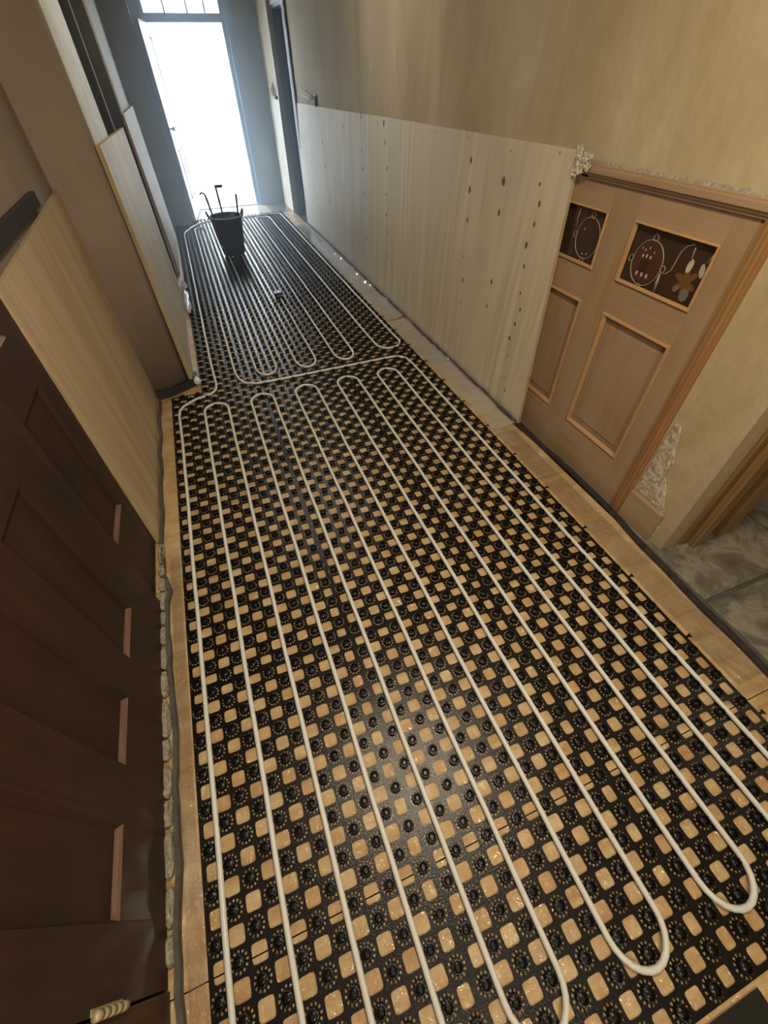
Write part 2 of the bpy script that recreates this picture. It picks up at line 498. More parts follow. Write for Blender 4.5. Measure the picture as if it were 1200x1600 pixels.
# ================================================================== FRONT DOORWAY
# frame posts, transom and sill
f = MB()
f.box((0.50, 6.44, -0.03), (0.552, 6.58, 2.56), 0, 0.004)
f.box((1.478, 6.44, -0.03), (1.535, 6.58, 2.56), 0, 0.004)
f.box((0.552, 6.44, 1.965), (1.478, 6.58, 2.045), 0, 0.004)
f.box((0.552, 6.44, 2.50), (1.478, 6.58, 2.56), 0, 0.004)
f.box((1.535, 6.40, -0.03), (1.605, 6.60, 2.56), 0, 0.01)
f.box((0.385, 6.46, -0.03), (0.50, 6.60, 2.56), 0, 0.01)
f.box((0.40, 6.40, -0.03), (1.60, 6.66, 0.018), 0, 0.006)
fd = f.build('door_1', M_SHADEFRAME); struct(fd)
g = MB()
g.box((0.552, 6.50, 2.045), (1.478, 6.505, 2.50), 0)
struct(g.build('window_1', M_PANE))
b = MB()
for x in (0.80, 1.08, 1.30):
    b.box((x - 0.012, 6.49, 2.045), (x + 0.012, 6.515, 2.50), 0)
struct(b.build('trim_1', M_WHITETRIM))

# the open front door leaf folded back along the left pier
def front_leaf():
    t = empty('front_door', (0.53, 6.44, 0.02))
    tag(t, 'open white front door leaf folded inward beside the bright street doorway', 'door')
    A = Vector((0.528, 6.40, 0)); B = Vector((0.415, 5.60, 0))
    d = (B - A).normalized(); n = Vector((-d.y, d.x, 0))
    if n.x < 0: n = -n
    L = (B - A).length
    def q(m, u0, u1, z0, z1, e0, e1, mi=0):
        c = []
        for z in (z0, z1):
            for (u, e) in ((u0, e0), (u1, e0), (u1, e1), (u0, e1)):
                p = A + d * u + n * e
                c.append((p.x, p.y, z))
        m.add(c, [(0, 3, 2, 1), (4, 5, 6, 7), (0, 1, 5, 4), (1, 2, 6, 5), (2, 3, 7, 6), (3, 0, 4, 7)], mi)
    m = MB()
    for (u0, u1, z0, z1) in ((0, .11, .02, 1.955), (L - .11, L, .02, 1.955), (.11, L - .11, .02, .24), (.11, L - .11, .80, .98), (.11, L - .11, 1.84, 1.955), (L / 2 - .05, L / 2 + .05, .24, .80)):
        q(m, u0, u1, z0, z1, 0, .042)
    m.build('frame', M_LEAFPAINT, t)
    for (u0, u1, z0, z1) in ((.11, L / 2 - .05, .24, .80), (L / 2 + .05, L - .11, .24, .80), (.11, L - .11, .98, 1.84)):
        p = MB(); q(p, u0, u1, z0, z1, .012, .03); q(p, u0 + .03, u1 - .03, z0 + .03, z1 - .03, .03, .036)
        p.build('panel', M_LEAFPAINT, t)
    k = MB(); c = A + d * (L - .055) + n * .042
    k.tube([c + Vector((0, 0, 1.02)), c + n * .03 + Vector((0, 0, 1.02))], .009, 10)
    k.tube([c + n * .03 + Vector((0, 0, 1.02)), c + n * .042 + Vector((0, 0, 1.02)), c + n * .06 + Vector((0, 0, 1.02))], [.02, .028, .018], 14)
    k.build('handle', M_STEEL, t)
front_leaf()

# ================================================================== OUTSIDE
struct(boxobj('pavement', (-9, 6.70, -0.25), (14, 9.6, -0.10), M_CONCRETE))
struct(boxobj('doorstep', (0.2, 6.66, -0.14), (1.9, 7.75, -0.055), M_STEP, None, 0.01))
struct(boxobj('kerb', (-9, 9.6, -0.28), (14, 9.75, -0.10), M_CONCRETE))
struct(boxobj('road', (-14, 9.75, -0.4), (20, 17.0, -0.22), M_ASPHALT))
struct(boxobj('pavement', (-14, 17.0, -0.4), (20, 19.0, -0.10), M_CONCRETE))
def house():
    t = empty('terraced_house', (2, 19, -0.1))
    tag(t, 'sunlit pale rendered house facing the doorway across the street', 'building')
    m = MB(); m.box((-6, 19.0, -0.1), (10, 24, 5.2)); m.build('wall', M_FACADE, t)
    r = MB(); r.prism([(-6.3, 18.7), (10.3, 18.7), (10.3, 24.3), (-6.3, 24.3)], 5.2, 5.45); r.build('roof', M_ASPHALT, t)
    for x in (-3.5, 0.2, 4.0, 7.5):
        for z in (0.9, 3.2):
            w = MB(); w.box((x, 18.93, z), (x + 1.1, 18.99, z + 1.4)); wo_ = w.build('window', M_WHITETRIM, t)
            p = MB(); p.box((x + .06, 18.92, z + .06), (x + .52, 18.935, z + 1.34)); p.box((x + .58, 18.92, z + .06), (x + 1.04, 18.935, z + 1.34))
            p.build('pane', M_GLASSGREY, wo_)
house()
def car():
    # parked side-on, only its nose shows past the door post
    ox, oy, oz = 2.0, 12.0, -0.22
    t = empty('parked_car', (ox + 2.0, oy + .8, oz))
    tag(t, 'silver parked car, its nose just visible through the front doorway', 'car')
    prof = [(0.0, .30), (0.02, .62), (.16, .74), (.95, .90), (1.55, 1.36), (2.95, 1.40), (3.65, .98), (4.15, .92), (4.2, .35), (3.9, .24), (.3, .24)]
    m = MB()
    for y0, y1, ins in ((0, 1.7, 0),):
        n = len(prof); v = []
        for k, (yy, sc) in enumerate(((.0, .0), (.12, .03), (1.58, .03), (1.70, .0))):
            for (x, z) in prof:
                taper = (0.16 if z > .95 else 0.0)
                yq = yy + (taper if yy < .85 else -taper)
                v.append((ox + x, oy + yq, oz + z))
        fcs = [tuple(range(n))]
        for k in range(3):
            for i in range(n):
                j = (i + 1) % n
                fcs.append((k * n + j, k * n + i, (k + 1) * n + i, (k + 1) * n + j))
        fcs.append(tuple(reversed(range(3 * n, 4 * n))))
        m.add(v, fcs)
    m.build('body', M_CAR, t)
    w = MB(); w.slab([(ox + 1.15, oy + .10, oz + .95), (ox + 2.1, oy + .10, oz + .95), (ox + 2.1, oy + .14, oz + 1.28), (ox + 1.55, oy + .14, oz + 1.28)], (0, -1, 0), .01)
    w.build('window', M_GLASSGREY, t)
    for x in (.85, 3.35):
        for y in (-.02, 1.50):
            wh = MB()
            wh.tube([(ox + x, oy + y, oz + .31), (ox + x, oy + y + .2, oz + .31)], .31, 24)
            wo_ = wh.build('wheel', M_TYRE, t)
            h = MB(); h.tube([(ox + x, oy + y - .01, oz + .31), (ox + x, oy + y + .02, oz + .31)], .19, 16); h.build('hub_cap', M_STEEL, wo_)
    l = MB(); l.lathe([(0.001, 0), (.09, .01), (.09, .05), (.001, .06)], (ox + .14, oy + .18, oz + .62), 12); l.build('headlamp', M_PANE, t)
car()

# ================================================================== LEFT SIDE OPENING (dark doorway behind the plywood strips)
d = MB()
d.box((-0.16, 1.52, -0.03), (-0.12, 3.45, 2.1), 0)
d2 = d.build('door_2', M_GREYDOOR); struct(d2)
t_ = MB()
t_.box((-0.12, 3.37, 0), (0.095, 3.46, 2.10), 0, 0.006)
t_.box((-0.12, 1.50, 2.04), (0.09, 3.46, 2.12), 0, 0.006)
t_.box((-0.12, 2.46, 0), (-0.085, 2.52, 2.04), 0, 0.006)
struct(t_.build('trim_2', M_GLOSSDARK))
t_ = MB()
t_.box((0.082, 3.35, 0), (0.10, 3.375, 2.10), 0, 0.004)
t_.box((-0.02, 3.352, 0), (-0.010, 3.37, 2.04), 0, 0.003)
struct(t_.build('trim_2', M_WHITETRIM))

# ================================================================== RIGHT FAR DOORWAY
d = MB(); d.box((2.10, 4.93, -0.03), (2.14, 5.62, 2.06)); struct(d.build('door_3', M_GREYDOOR))
j = MB()
j.box((2.0, 5.595, 0), (2.11, 5.625, 2.06)); j.box((2.0, 4.925, 0), (2.11, 4.955, 2.06)); j.box((2.0, 4.93, 2.03), (2.11, 5.62, 2.06))
struct(j.build('trim_3', M_GREYDOOR))
j = MB()
j.box((1.93, 5.60, 0), (1.945, 5.63, 2.10), 0, .004)
j.box((1.972, 4.875, 0), (2.002, 4.93, 2.10), 0, .004)
j.box((1.985, 4.87, 2.06), (2.002, 5.60, 2.10), 0, .004)
struct(j.build('trim_3', M_WHITETRIM))
j = MB()
j.box((1.975, 4.81, 0), (2.002, 4.87, 2.16), 0, .004)
struct(j.build('trim_3', M_GLOSSDARK))

# ================================================================== OPENING TO THE SIDE ROOM: jamb lining
j = MB()
j.box((2.10, -1.600, -0.03), (2.37, -1.583, 2.05), 0, 0.003)
j.box((2.14, -1.632, -0.03), (2.20, -1.600, 2.05), 0, 0.004)
j.box((2.30, -1.625, -0.03), (2.40, -1.600, 2.05), 0, 0.004)
j.box((2.36, -1.60, -0.03), (2.43, -1.42, 2.05), 0, 0.004)
struct(j.build('trim_4', wood('brown_varnished_jamb', (0.16, 0.095, 0.035), (0.30, 0.19, 0.075), axis='z', scale=0.8, rough=0.45)))
# low pine skirting and the broken plaster above it
struct(boxobj('baseboard_right', (1.978, -1.52, -0.05), (2.002, -1.335, 0.15), M_PINE_H, None, 0.003))

def patch(name, pts, x, mat, bulge=0.006, seed=1):
    """an irregular broken edged area of the wall; pts (y, z)"""
    random.seed(seed)
    m = MB()
    n = len(pts)
    cy = sum(p[0] for p in pts) / n; cz = sum(p[1] for p in pts) / n
    v = [(x - bulge, cy, cz)]
    for (a, b_) in pts:
        v.append((x - bulge * random.uniform(.7, 1.3), cy + (a - cy) * .93, cz + (b_ - cz) * .93))
    for (a, b_) in pts:
        v.append((x + .002, a, b_))
    f = []
    for i in range(n):
        j2 = (i + 1) % n
        f.append((0, 1 + i, 1 + j2)); f.append((1 + i, 1 + n + i, 1 + n + j2, 1 + j2))
    m.add(v, f, 0)
    return m.build(name, mat)
pp = [(-1.335, .155), (-1.34, .30), (-1.335, .42), (-1.345, .53), (-1.372, .535), (-1.385, .50), (-1.40, .44), (-1.425, .38), (-1.43, .30), (-1.46, .26), (-1.485, .20), (-1.51, .15), (-1.52, .10), (-1.53, .04), (-1.52, .0), (-1.522, .15)]
struct(patch('wall_right', pp, XR, M_CHIPPED, 0.005, 3))

# ================================================================== DARK PANELLED DOOR ON THE LEFT
def rect_frame(m, x, y0, y1, z0, z1, w, h, mi=0, face=1):
    """mitred moulding round a panel in the plane x; w wide, h proud"""
    o_ = [(y0, z0), (y1, z0), (y1, z1), (y0, z1)]
    i_ = [(y0 + w, z0 + w), (y1 - w, z0 + w), (y1 - w, z1 - w), (y0 + w, z1 - w)]
    mid = [(y0 + w * .45, z0 + w * .45), (y1 - w * .45, z0 + w * .45), (y1 - w * .45, z1 - w * .45), (y0 + w * .45, z1 - w * .45)]
    v = [(x, a, b_) for a, b_ in o_] + [(x + face * h, a, b_) for a, b_ in mid] + [(x - face * .010, a, b_) for a, b_ in i_]
    f = []
    for r in (0, 1):
        for i in range(4):
            j_ = (i + 1) % 4
            q = (r * 4 + i, r * 4 + j_, (r + 1) * 4 + j_, (r + 1) * 4 + i)
            f.append(q if face > 0 else tuple(reversed(q)))
    m.add(v, f, mi)

def dark_leaf(root, xf, ya, yb, cols, rows, th=0.04):
    """xf front plane (faces +x); cols: list of (y0, y1); rows: list of (z0, z1)"""
    m = MB()
    ys = [ya] + [c for p in cols for c in p] + [yb]
    zs = [0.015] + [c for p in rows for c in p] + [2.0]
    for k in range(0, len(ys), 2):
        m.box((xf - th, ys[k], zs[0]), (xf, ys[k + 1], zs[-1]), 0, 0.0015)
    for k in range(0, len(zs), 2):
        for c in cols:
            m.box((xf - th, c[0], zs[k]), (xf - .0006, c[1], zs[k + 1]), 0)
    m.build('frame', M_DARKWOOD, root)
    for c in cols:
        for r in rows:
            p = MB()
            p.box((xf - th + .006, c[0], r[0]), (xf - .0135, c[1], r[1]), 0)
            pn = p.build('panel', M_DARKWOOD, root)
            mo = MB()
            w = .009
            # bevelled edges run in to the panel: sides and top
            y0, y1, z0, z1 = c[0], c[1], r[0], r[1]
            for (A, B_, C_, D_) in (((xf, y0, z0), (xf, y0, z1), (xf - .0135, y0 + w, z1 - w), (xf - .0135, y0 + w, z0 + w)),
                                   ((xf, y1, z1), (xf, y1, z0), (xf - .0135, y1 - w, z0 + w), (xf - .0135, y1 - w, z1 - w)),
                                   ((xf, y0, z1), (xf, y1, z1), (xf - .0135, y1 - w, z1 - w), (xf - .0135, y0 + w, z1 - w))):
                mo.add([A, B_, C_, D_], [(0, 1, 2, 3)])
            mo.build('moulding', M_DARKWOOD, root)
            bo = MB()
            bo.add([(xf + .0006, y0, z0 - .001), (xf - .005, y0 + .003, z0 + .005), (xf - .0132, y0 + w, z0 + .012), (xf - .0132, y1 - w, z0 + .012), (xf - .005, y1 - .003, z0 + .005), (xf + .0006, y1, z0 - .001)], [(5, 4, 1, 0), (4, 3, 2, 1)])
            e = bo.build('bottom_moulding', M_DARKWOOD_WORN, root)
            e['label'] = 'worn reddish lower edge of the panel'
t = empty('panelled_door', (-0.16, -1.6, 0))
tag(t, 'dark brown panelled wooden door with a hinge on its edge, closest to the camera', 'door')
dark_leaf(t, -0.138, -2.182, -1.047, [(-2.053, -1.872), (-1.738, -1.553), (-1.425, -1.234)], [(.272, .850), (1.02, 1.86)])
h = MB()
for k in range(5):
    h.tube([(-.131, -2.184, .248 + .024 * k), (-.131, -2.184, .2695 + .024 * k)], .0080, 12)
h.tube([(-.131, -2.184, .242), (-.131, -2.184, .249)], .006, 10)
h.box((-.1385, -2.182, .248), (-.1366, -2.172, .368), 0)
h.build('hinge', M_HINGE, t)
t = empty('wainscot_panel', (-0.17, -0.85, 0))
tag(t, 'dark brown panelled wood set back between the hinged dark door and the tan plywood sheet', 'wall panel')
dark_leaf(t, -0.157, -1.044, -0.60, [(-.998, -.775)], [(.345, .872), (1.02, 1.86)])
# jamb beyond the hinge
jm = MB(); jm.box((-.20, -2.60, -.02), (-.140, -2.187, 2.05), 0, .003)
struct(jm.build('trim_5', wood('dark_jamb', (0.045, 0.018, 0.011), (0.10, 0.042, 0.026), axis='z', scale=0.6)))

# dark strip modelled for the shadowed recess above the tan sheet
o = boxobj('recess_shade', (-.172, -.56, 1.150), (-.150, .245, 1.20), plain('recess_shade_dark', (.018, .015, .012), .8), None, .003)
tag(o, 'dark strip standing in for the shadowed recess above the tan plywood sheet', 'rail')  # no rail here, the dark strip stands for the recess shadow

# ================================================================== PLYWOOD PROTECTION SHEETS
def sheet(name, corners, nrm, th, mat, label, group=None, spots=None, edge=M_PLYEDGE):
    m = MB()
    m.slab(corners, nrm, th, 0)
    # give the four narrow sides the edge material
    for i in range(2, 6):
        m.mi[i] = 1
    if spots:
        nv = Vector(nrm).normalized()
        P0 = Vector(corners[0])
        for (y, z, r) in spots:
            r *= 1.4
            random.seed(int((y + 5) * 1000) + int(z * 777))
            x = P0.x - (nv.y * (y - P0.y) + nv.z * (z - P0.z)) / nv.x
            c = Vector((x, y, z)) + nv * .0012
            k = 9
            v = [c[:]]
            for q in range(k):
                a = 2 * math.pi * q / k
                rr = r * random.uniform(.55, .95)
                v.append((c.x - nv.z * math.sin(a) * rr * 1.2 / nv.x, c.y + rr * math.cos(a) * .8, c.z + rr * math.sin(a) * 1.2))
            fs = [(0, 1 + (q + 1) % k, 1 + q) for q in range(k)]
            m.add(v, fs, 2)
    o = m.build(name, [mat, edge, M_SPOT])
    tag(o, label, 'plywood sheet', group or 'plywood sheets protecting the walls')
    return o
SPOTS = [(0.448, 1.15, 0.013), (0.42, 1.02, 0.0158), (0.399, 0.877, 0.0101), (0.388, 0.688, 0.0073), (0.36, 0.555, 0.0117), (0.346, 0.416, 0.0074), (0.336, 0.221, 0.006), (0.09, 1.102, 0.017), (0.081, 0.971, 0.0118), (0.035, 0.643, 0.012), (0.035, 0.506, 0.0094), (-0.211, 1.134, 0.0083), (-0.239, 1.061, 0.0107), (-0.236, 0.978, 0.0108), (-0.213, 0.885, 0.0121), (-0.233, 0.795, 0.0097), (-0.252, 0.67, 0.0073), (-0.283, 0.594, 0.0086), (-0.268, 0.512, 0.0099), (-0.247, 0.424, 0.0114), (-0.273, 0.327, 0.0051), (-0.291, 0.195, 0.0052), (-0.32, 0.123, 0.0091), (-0.306, 0.03, 0.0053), (-0.299, 1.252, 0.0046), (0.509, 1.245, 0.0044), (0.921, 1.242, 0.0049), (0.075, 1.224, 0.0052), (1.789, 1.122, 0.014), (1.738, 0.966, 0.0119), (1.758, 0.798, 0.01), (1.74, 0.661, 0.012), (1.722, 0.535, 0.0101), (1.713, 0.361, 0.0101), (1.821, 1.23, 0.0181), (2.363, 1.24, 0.0135), (2.367, 1.017, 0.0113), (2.348, 0.9, 0.0135), (2.318, 0.724, 0.0135), (2.303, 0.619, 0.0112), (2.288, 0.501, 0.0113), (2.265, 0.379, 0.009), (2.25, 0.205, 0.0091), (2.893, 1.144, 0.0124), (3.704, 0.971, 0.0199), (3.645, 0.771, 0.022), (3.595, 0.594, 0.0141), (3.557, 0.469, 0.0168), (3.533, 0.248, 0.0141), (3.532, 0.05, 0.0113), (4.534, 0.797, 0.0161), (4.39, 0.336, 0.0127), (4.345, 0.191, 0.0127), (2.798, 0.643, 0.0098), (2.782, 0.406, 0.0099), (2.746, 0.227, 0.0074)]
nR = Vector((-1, 0, 0.032)).normalized()
def rx(z, d=0): return 1.945 + .032 * z - d
yb = 2.225; yt = 2.168
sheet('plywood_sheet', [(rx(0), -.512, .002), (rx(1.27), -.412, 1.272), (rx(1.262), yt, 1.262), (rx(0), yb, .002)], nR, .018, M_PLY,
      'tall pale plywood sheet with dark knot spots, leaning by the stripped pine door', spots=[s for s in SPOTS if s[0] < 2.15])
sheet('plywood_sheet', [(rx(0, -.004), yb + .003, .002), (rx(1.26, -.004), yt + .003, 1.258), (rx(1.245, -.004), 4.86, 1.245), (rx(0, -.004), 4.86, .002)], nR, .018, M_PLY_GREY,
      'weathered greyish plywood sheet reaching the far dark doorway, past the sheet seam', spots=[s for s in SPOTS if s[0] >= 2.23])
sheet('plywood_sheet', [(1.915, 5.60, .002), (1.93, 5.60, 1.25), (1.93, 6.26, 1.25), (1.915, 6.26, .002)], (-1, 0, .012), .016, M_PLY_GREY,
      'narrow pale plywood sheet between the far dark doorway and the front door')
sheet('plywood_sheet', [(-.140, .675, .006), (-.150, .70, 1.145), (-.150, -.655, 1.105), (-.140, -.695, .006)], (1, 0, .009), .014, M_PLY_L,
      'tan plywood sheet beside the dark panelled door, below the dark shade strip')
sheet('plywood_sheet', [(.112, 2.65, .004), (.108, 2.60, 1.235), (.100, .745, 1.285), (.112, .745, .004)], (1, 0, .004), .022, M_PLY_GREY,
      'grey-white plywood sheet fixed past the stepped wall corner')
sheet('plywood_sheet', [(.140, 4.95, .004), (.128, 5.05, 1.27), (.100, 3.34, 1.28), (.125, 3.28, .004)], (1, 0, .008), .022, M_PLY_GREY,
      'bluish plywood sheet beside the grey side doorway, close to the open front door')

# ================================================================== STRIPPED PINE DOOR ON THE RIGHT
def pine_door():
    t = empty('cupboard_door', (2.0, -0.75, 0))
    tag(t, 'low stripped pine door with two stained glass panes and recessed panels', 'door')
    xf = 2.004; th = .03
    yR, yL = -1.272, -.19
    Y = [(-1.176, -.802), (-.662, -.286)]
    rails = [(-.05, .20), (.765, .888), (1.103, 1.192)]
    m = MB()
    for (a, b_) in ((yR, Y[0][0]), (Y[0][1], Y[1][0]), (Y[1][1], yL)):
        m.box((xf, a, -.05), (xf + th, b_, 1.192), 0, .001)
    m.build('stile', M_PINE, t)
    for (z0, z1) in rails:
        r = MB()
        for (a, b_) in Y:
            r.box((xf + .0006, a, z0), (xf + th, b_, z1), 0)
        r.build('rail', M_PINE_H, t)
    for (a, b_) in Y:
        p = MB()
        p.box((xf + .016, a, .20), (xf + .028, b_, .765), 0)
        p.slab([(xf + .011, b_ - .05, .25), (xf + .011, b_ - .05, .715), (xf + .011, a + .05, .715), (xf + .011, a + .05, .25)], (-1, 0, 0), .006)
        p.build('panel', M_PINE, t)
        mo = MB(); rect_frame(mo, xf, a, b_, .20, .765, .024, .006, 0, -1)
        mo.build('moulding', M_PINE_OR, t)
        mo = MB(); rect_frame(mo, xf, a, b_, .888, 1.103, .013, .007, 0, -1)
        mo.build('glazing_bead', M_PINE_OR, t)
    return t, xf
T, XF = pine_door()

def oval(cy, cz, ry, rz, tilt, n=28):
    out = []
    for k in range(n):
        a = 2 * math.pi * k / n
        y = ry * math.cos(a); z = rz * math.sin(a)
        out.append((cy + y * math.cos(tilt) - z * math.sin(tilt), cz + y * math.sin(tilt) + z * math.cos(tilt)))
    return out
def disc(m, pts, x, mi=0, th=.002):
    n = len(pts)
    m.add([(x, a, b_) for a, b_ in pts] + [(x + th, a, b_) for a, b_ in pts], [tuple(range(n)), tuple(reversed(range(n, 2 * n)))] + [(i, n + i, n + (i + 1) % n, (i + 1) % n) for i in range(n)], mi)

def stained(name_idx, ya, yb_, cy, cz, full):
    """one leaded pane: dark amber ground, maroon oval held in lead with four loops"""
    g_ = MB(); g_.box((XF + .015, ya, .888), (XF + .019, yb_, 1.103))
    pane = g_.build('stained_glass_pane', M_GLASSBROWN, T)
    xs = XF + .0135
    o_ = MB(); disc(o_, oval(cy, cz, .066, .072, 0), xs, 0, .0015)
    o_.build('oval_medallion', M_GLASSRED if full else M_GLASSBROWN, pane)
    def lead(*tubes):
        l = MB()
        for (pp_, r_, cl) in tubes:
            l.tube(pp_, r_, 6, closed=cl)
        return l.build('lead', M_LEAD, pane)
    ring_ = [([(xs, a, b_) for a, b_ in oval(cy, cz, .071, .077, 0)], .0024, True)]
    for (dy, dz) in ((0, .085), (0, -.085), (.079, 0), (-.079, 0)):
        ring_.append(([(xs, a, b_) for a, b_ in oval(cy + dy, cz + dz, .0105, .0115, 0, 12)], .0022, True))
    lead(*ring_)
    tz = cz - .025
    lead(([(xs, cy - .076, tz + .01), (xs, cy - .078, tz - .02), (xs, cy - .082, tz - .06)], [.003, .006, .001], False))
    if full:
        lead(([(xs, -.998, .965), (xs, -1.012, .972), (xs, -1.027, .987), (xs, -1.031, 1.017), (xs, -1.036, 1.050), (xs, -1.052, 1.072), (xs, -1.075, 1.080)], .0028, False))
        lead(([(xs, -1.082, 1.075), (xs, -1.084, 1.052), (xs, -1.089, 1.034)], .0022, False))
        lead(([(xs, -1.160, 1.075), (xs, -1.150, 1.050), (xs, -1.146, 1.033)], .0022, False))
    else:
        lead(([(xs, cy + .081, cz + .02), (xs, cy + .092, cz + .06), (xs, cy + .085, cz + .095)], .0022, False))
    def petal(pts_, dx=.0008):
        d = MB(); disc(d, pts_, xs - dx, 0, .001); d.build('enamel_petal', M_ENAMEL, pane)
    if full:
        for (a, b_, r) in ((-.884, 1.000, .0045), (-.902, 1.003, .005), (-.921, 1.002, .0045), (-.884, .940, .006), (-.909, .940, .006), (-.933, .940, .006), (-.886, 1.020, .003), (-.904, 1.030, .003), (-.930, 1.020, .003), (-.872, 1.024, .0025)):
            petal(oval(a, b_, r * .8, r * 1.4, 0, 10))
        petal(oval(-1.092, 1.018, .011, .022, 0.1, 14)); petal(oval(-1.144, 1.016, .010, .022, -.25, 14))
    else:
        for (a, b_, r) in ((cy - .02, cz - .055, .0035), (cy + .005, cz - .060, .0035), (cy + .03, cz + .03, .0035)):
            petal(oval(a, b_, r * .8, r * 1.3, 0, 10))
    if full:
        b2 = MB(); b2.box((xs - .0012, -.922, .950), (xs, -.884, .990)); disc(b2, oval(-.903, .972, .010, .022, 0, 12), xs - .002, 0, .001)
        b2.build('dark_motif', M_GLASSBROWN, pane)
        fl = MB()
        for k in range(6):
            a = math.pi * (k / 3.0) + .3
            disc(fl, oval(-1.100 + .024 * math.cos(a), .968 + .026 * math.sin(a), .011, .026, a - math.pi / 2, 14), xs - .0004 - .0001 * k, 0, .0012)
        fl.build('flower', M_GLASSAMBER, pane)
        gr = MB(); disc(gr, oval(-1.118, .930, .018, .022, 0, 16), xs - .0014, 0, .001); disc(gr, oval(-1.078, .940, .009, .014, .6, 14), xs - .0014, 0, .001)
        gr.build('grey_petal', M_GLASSGREY, pane)
stained(0, -1.176, -.802, -.912, .980, True)
stained(1, -.662, -.286, -.567, .988, False)

# architrave round the pine door
a = MB()
for (z0, z1, x0) in ((1.200, 1.240, 1.987), (1.210, 1.232, 1.979), (1.190, 1.202, 1.994)):
    a.box((x0, -1.345, z0), (2.030, -.495, z1), 0, .003)
oa = a.build('trim_6', M_PINE_H); struct(oa)
a = MB()
a.box((1.983, -1.332, -.03), (2.03, -1.290, 1.195), 0, .004)
a.box((1.976, -1.322, -.03), (2.0, -1.308, 1.195), 0, .004)
a.box((1.993, -1.292, -.03), (2.03, -1.273, 1.195), 0, .002)
struct(a.build('trim_6', wood('orange_pine_post', (0.26, 0.135, 0.055), (0.38, 0.215, 0.09), axis='z', scale=0.8, rough=0.45)))
# ragged pale plaster lip above the architrave
lip = MB()
random.seed(8)
pz = [(y, 1.241 + random.uniform(.004, .012)) for y in [-1.35 + .03 * k for k in range(29)]]
v = []; fs = []
for i, (y, z) in enumerate(pz):
    v += [(1.991, y, 1.238), (1.9985, y, z)]
for i in range(len(pz) - 1):
    fs.append((2 * i, 2 * i + 2, 2 * i + 3, 2 * i + 1))
lip.add(v, fs)
struct(lip.build('trim_6', M_RUBBLE))

# ================================================================== HEATING MAT
P = 0.05
def mat_panel_mesh(keep=None, x0=0.0, y0=0.0):
    """one 0.6 x 1.2 m interlocking panel, 12 x 24 cells; local origin at its low x, low y corner"""
    V = []; F = []; S = []
    HT = .0035
    def ring(cx, cy, rad, z, n, off=0.0):
        b = len(V)
        for k in range(n):
            a = 2 * math.pi * (k + off) / n
            r = rad[k] if isinstance(rad, list) else rad
            V.append((cx + r * math.cos(a), cy + r * math.sin(a), z))
        return b
    def square_ring(cx, cy, z, n):
        b = len(V)
        for k in range(n):
            a = 2 * math.pi * k / n
            c, s = math.cos(a), math.sin(a)
            m = max(abs(c), abs(s))
            V.append((cx + .025 * c / m, cy + .025 * s / m, z))
        return b
    def rr(cx, cy, hx, hy, r, z, n):
        """rounded rectangle ring sampled at n rays"""
        b = len(V)
        for k in range(n):
            a = 2 * math.pi * k / n
            c, s = math.cos(a), math.sin(a)
            # superellipse-like rounded box
            p = 7.0
            t = (abs(c / hx) ** p + abs(s / hy) ** p) ** (-1 / p)
            V.append((cx + t * c, cy + t * s, z))
        return b
    def strip(a, b, n, skip=None, smooth=False):
        for k in range(n):
            if skip and skip(k): continue
            k2 = (k + 1) % n
            F.append((a + k, a + k2, b + k2, b + k)); S.append(smooth)
    NS = 24
    for i in range(12):
        for j in range(24):
            cx = (i + .5) * P; cy = (j + .5) * P
            if keep and not keep(x0 + cx, y0 + cy): continue
            gi = round((x0 + cx + .025) / P); gj = round((y0 + cy) / P)
            if (gi + gj) % 2 == 0:
                hx = hy = .0200
                ox = oy = 0
                if i == 0: hx -= .0035; ox = .0035
                if i == 11: hx -= .0035; ox = -.0035
                if j == 0: hy -= .0035; oy = .0035
                if j == 23: hy -= .0035; oy = -.0035
                a = square_ring(cx, cy, HT, NS)
                b = rr(cx + ox, cy + oy, hx, hy, .006, HT, NS)
                c = rr(cx + ox, cy + oy, hx, hy, .006, 0, NS)
                strip(a, b, NS); strip(b, c, NS)
            else:
                a = square_ring(cx, cy, HT, NS)
                b = ring(cx, cy, .0226, HT, NS, .5)
                c = ring(cx, cy, .0168, HT, NS, .5)
                d = ring(cx, cy, .0130, HT, NS, .5)
                strip(a, b, NS)
                strip(b, c, NS, lambda k: k % 2 == 1)
                strip(c, d, NS)
                e = ring(cx, cy, .0120, .012, NS, .5)
                # castellated crown: twelve short teeth
                f = ring(cx, cy, [.0172 if k % 2 == 0 else .0128 for k in range(NS)], .0155, NS, .5)
                g = ring(cx, cy, [.0160 if k % 2 == 0 else .0128 for k in range(NS)], .0185, NS, .5)
                h = ring(cx, cy, .0108, .0190, NS, .5)
                q = ring(cx, cy, .0098, .0130, NS, .5)
                q2 = ring(cx, cy, .0045, .0150, NS, .5)
                strip(d, e, NS, None, True); strip(e, f, NS); strip(f, g, NS); strip(g, h, NS); strip(h, q, NS); strip(q, q2, NS)
                F.append(tuple(range(q2, q2 + NS))); S.append(False)
    me = bpy.data.meshes.new('mat_panel')
    me.from_pydata(V, [], F)
    me.polygons.foreach_set('use_smooth', S)
    me.update()
    return me

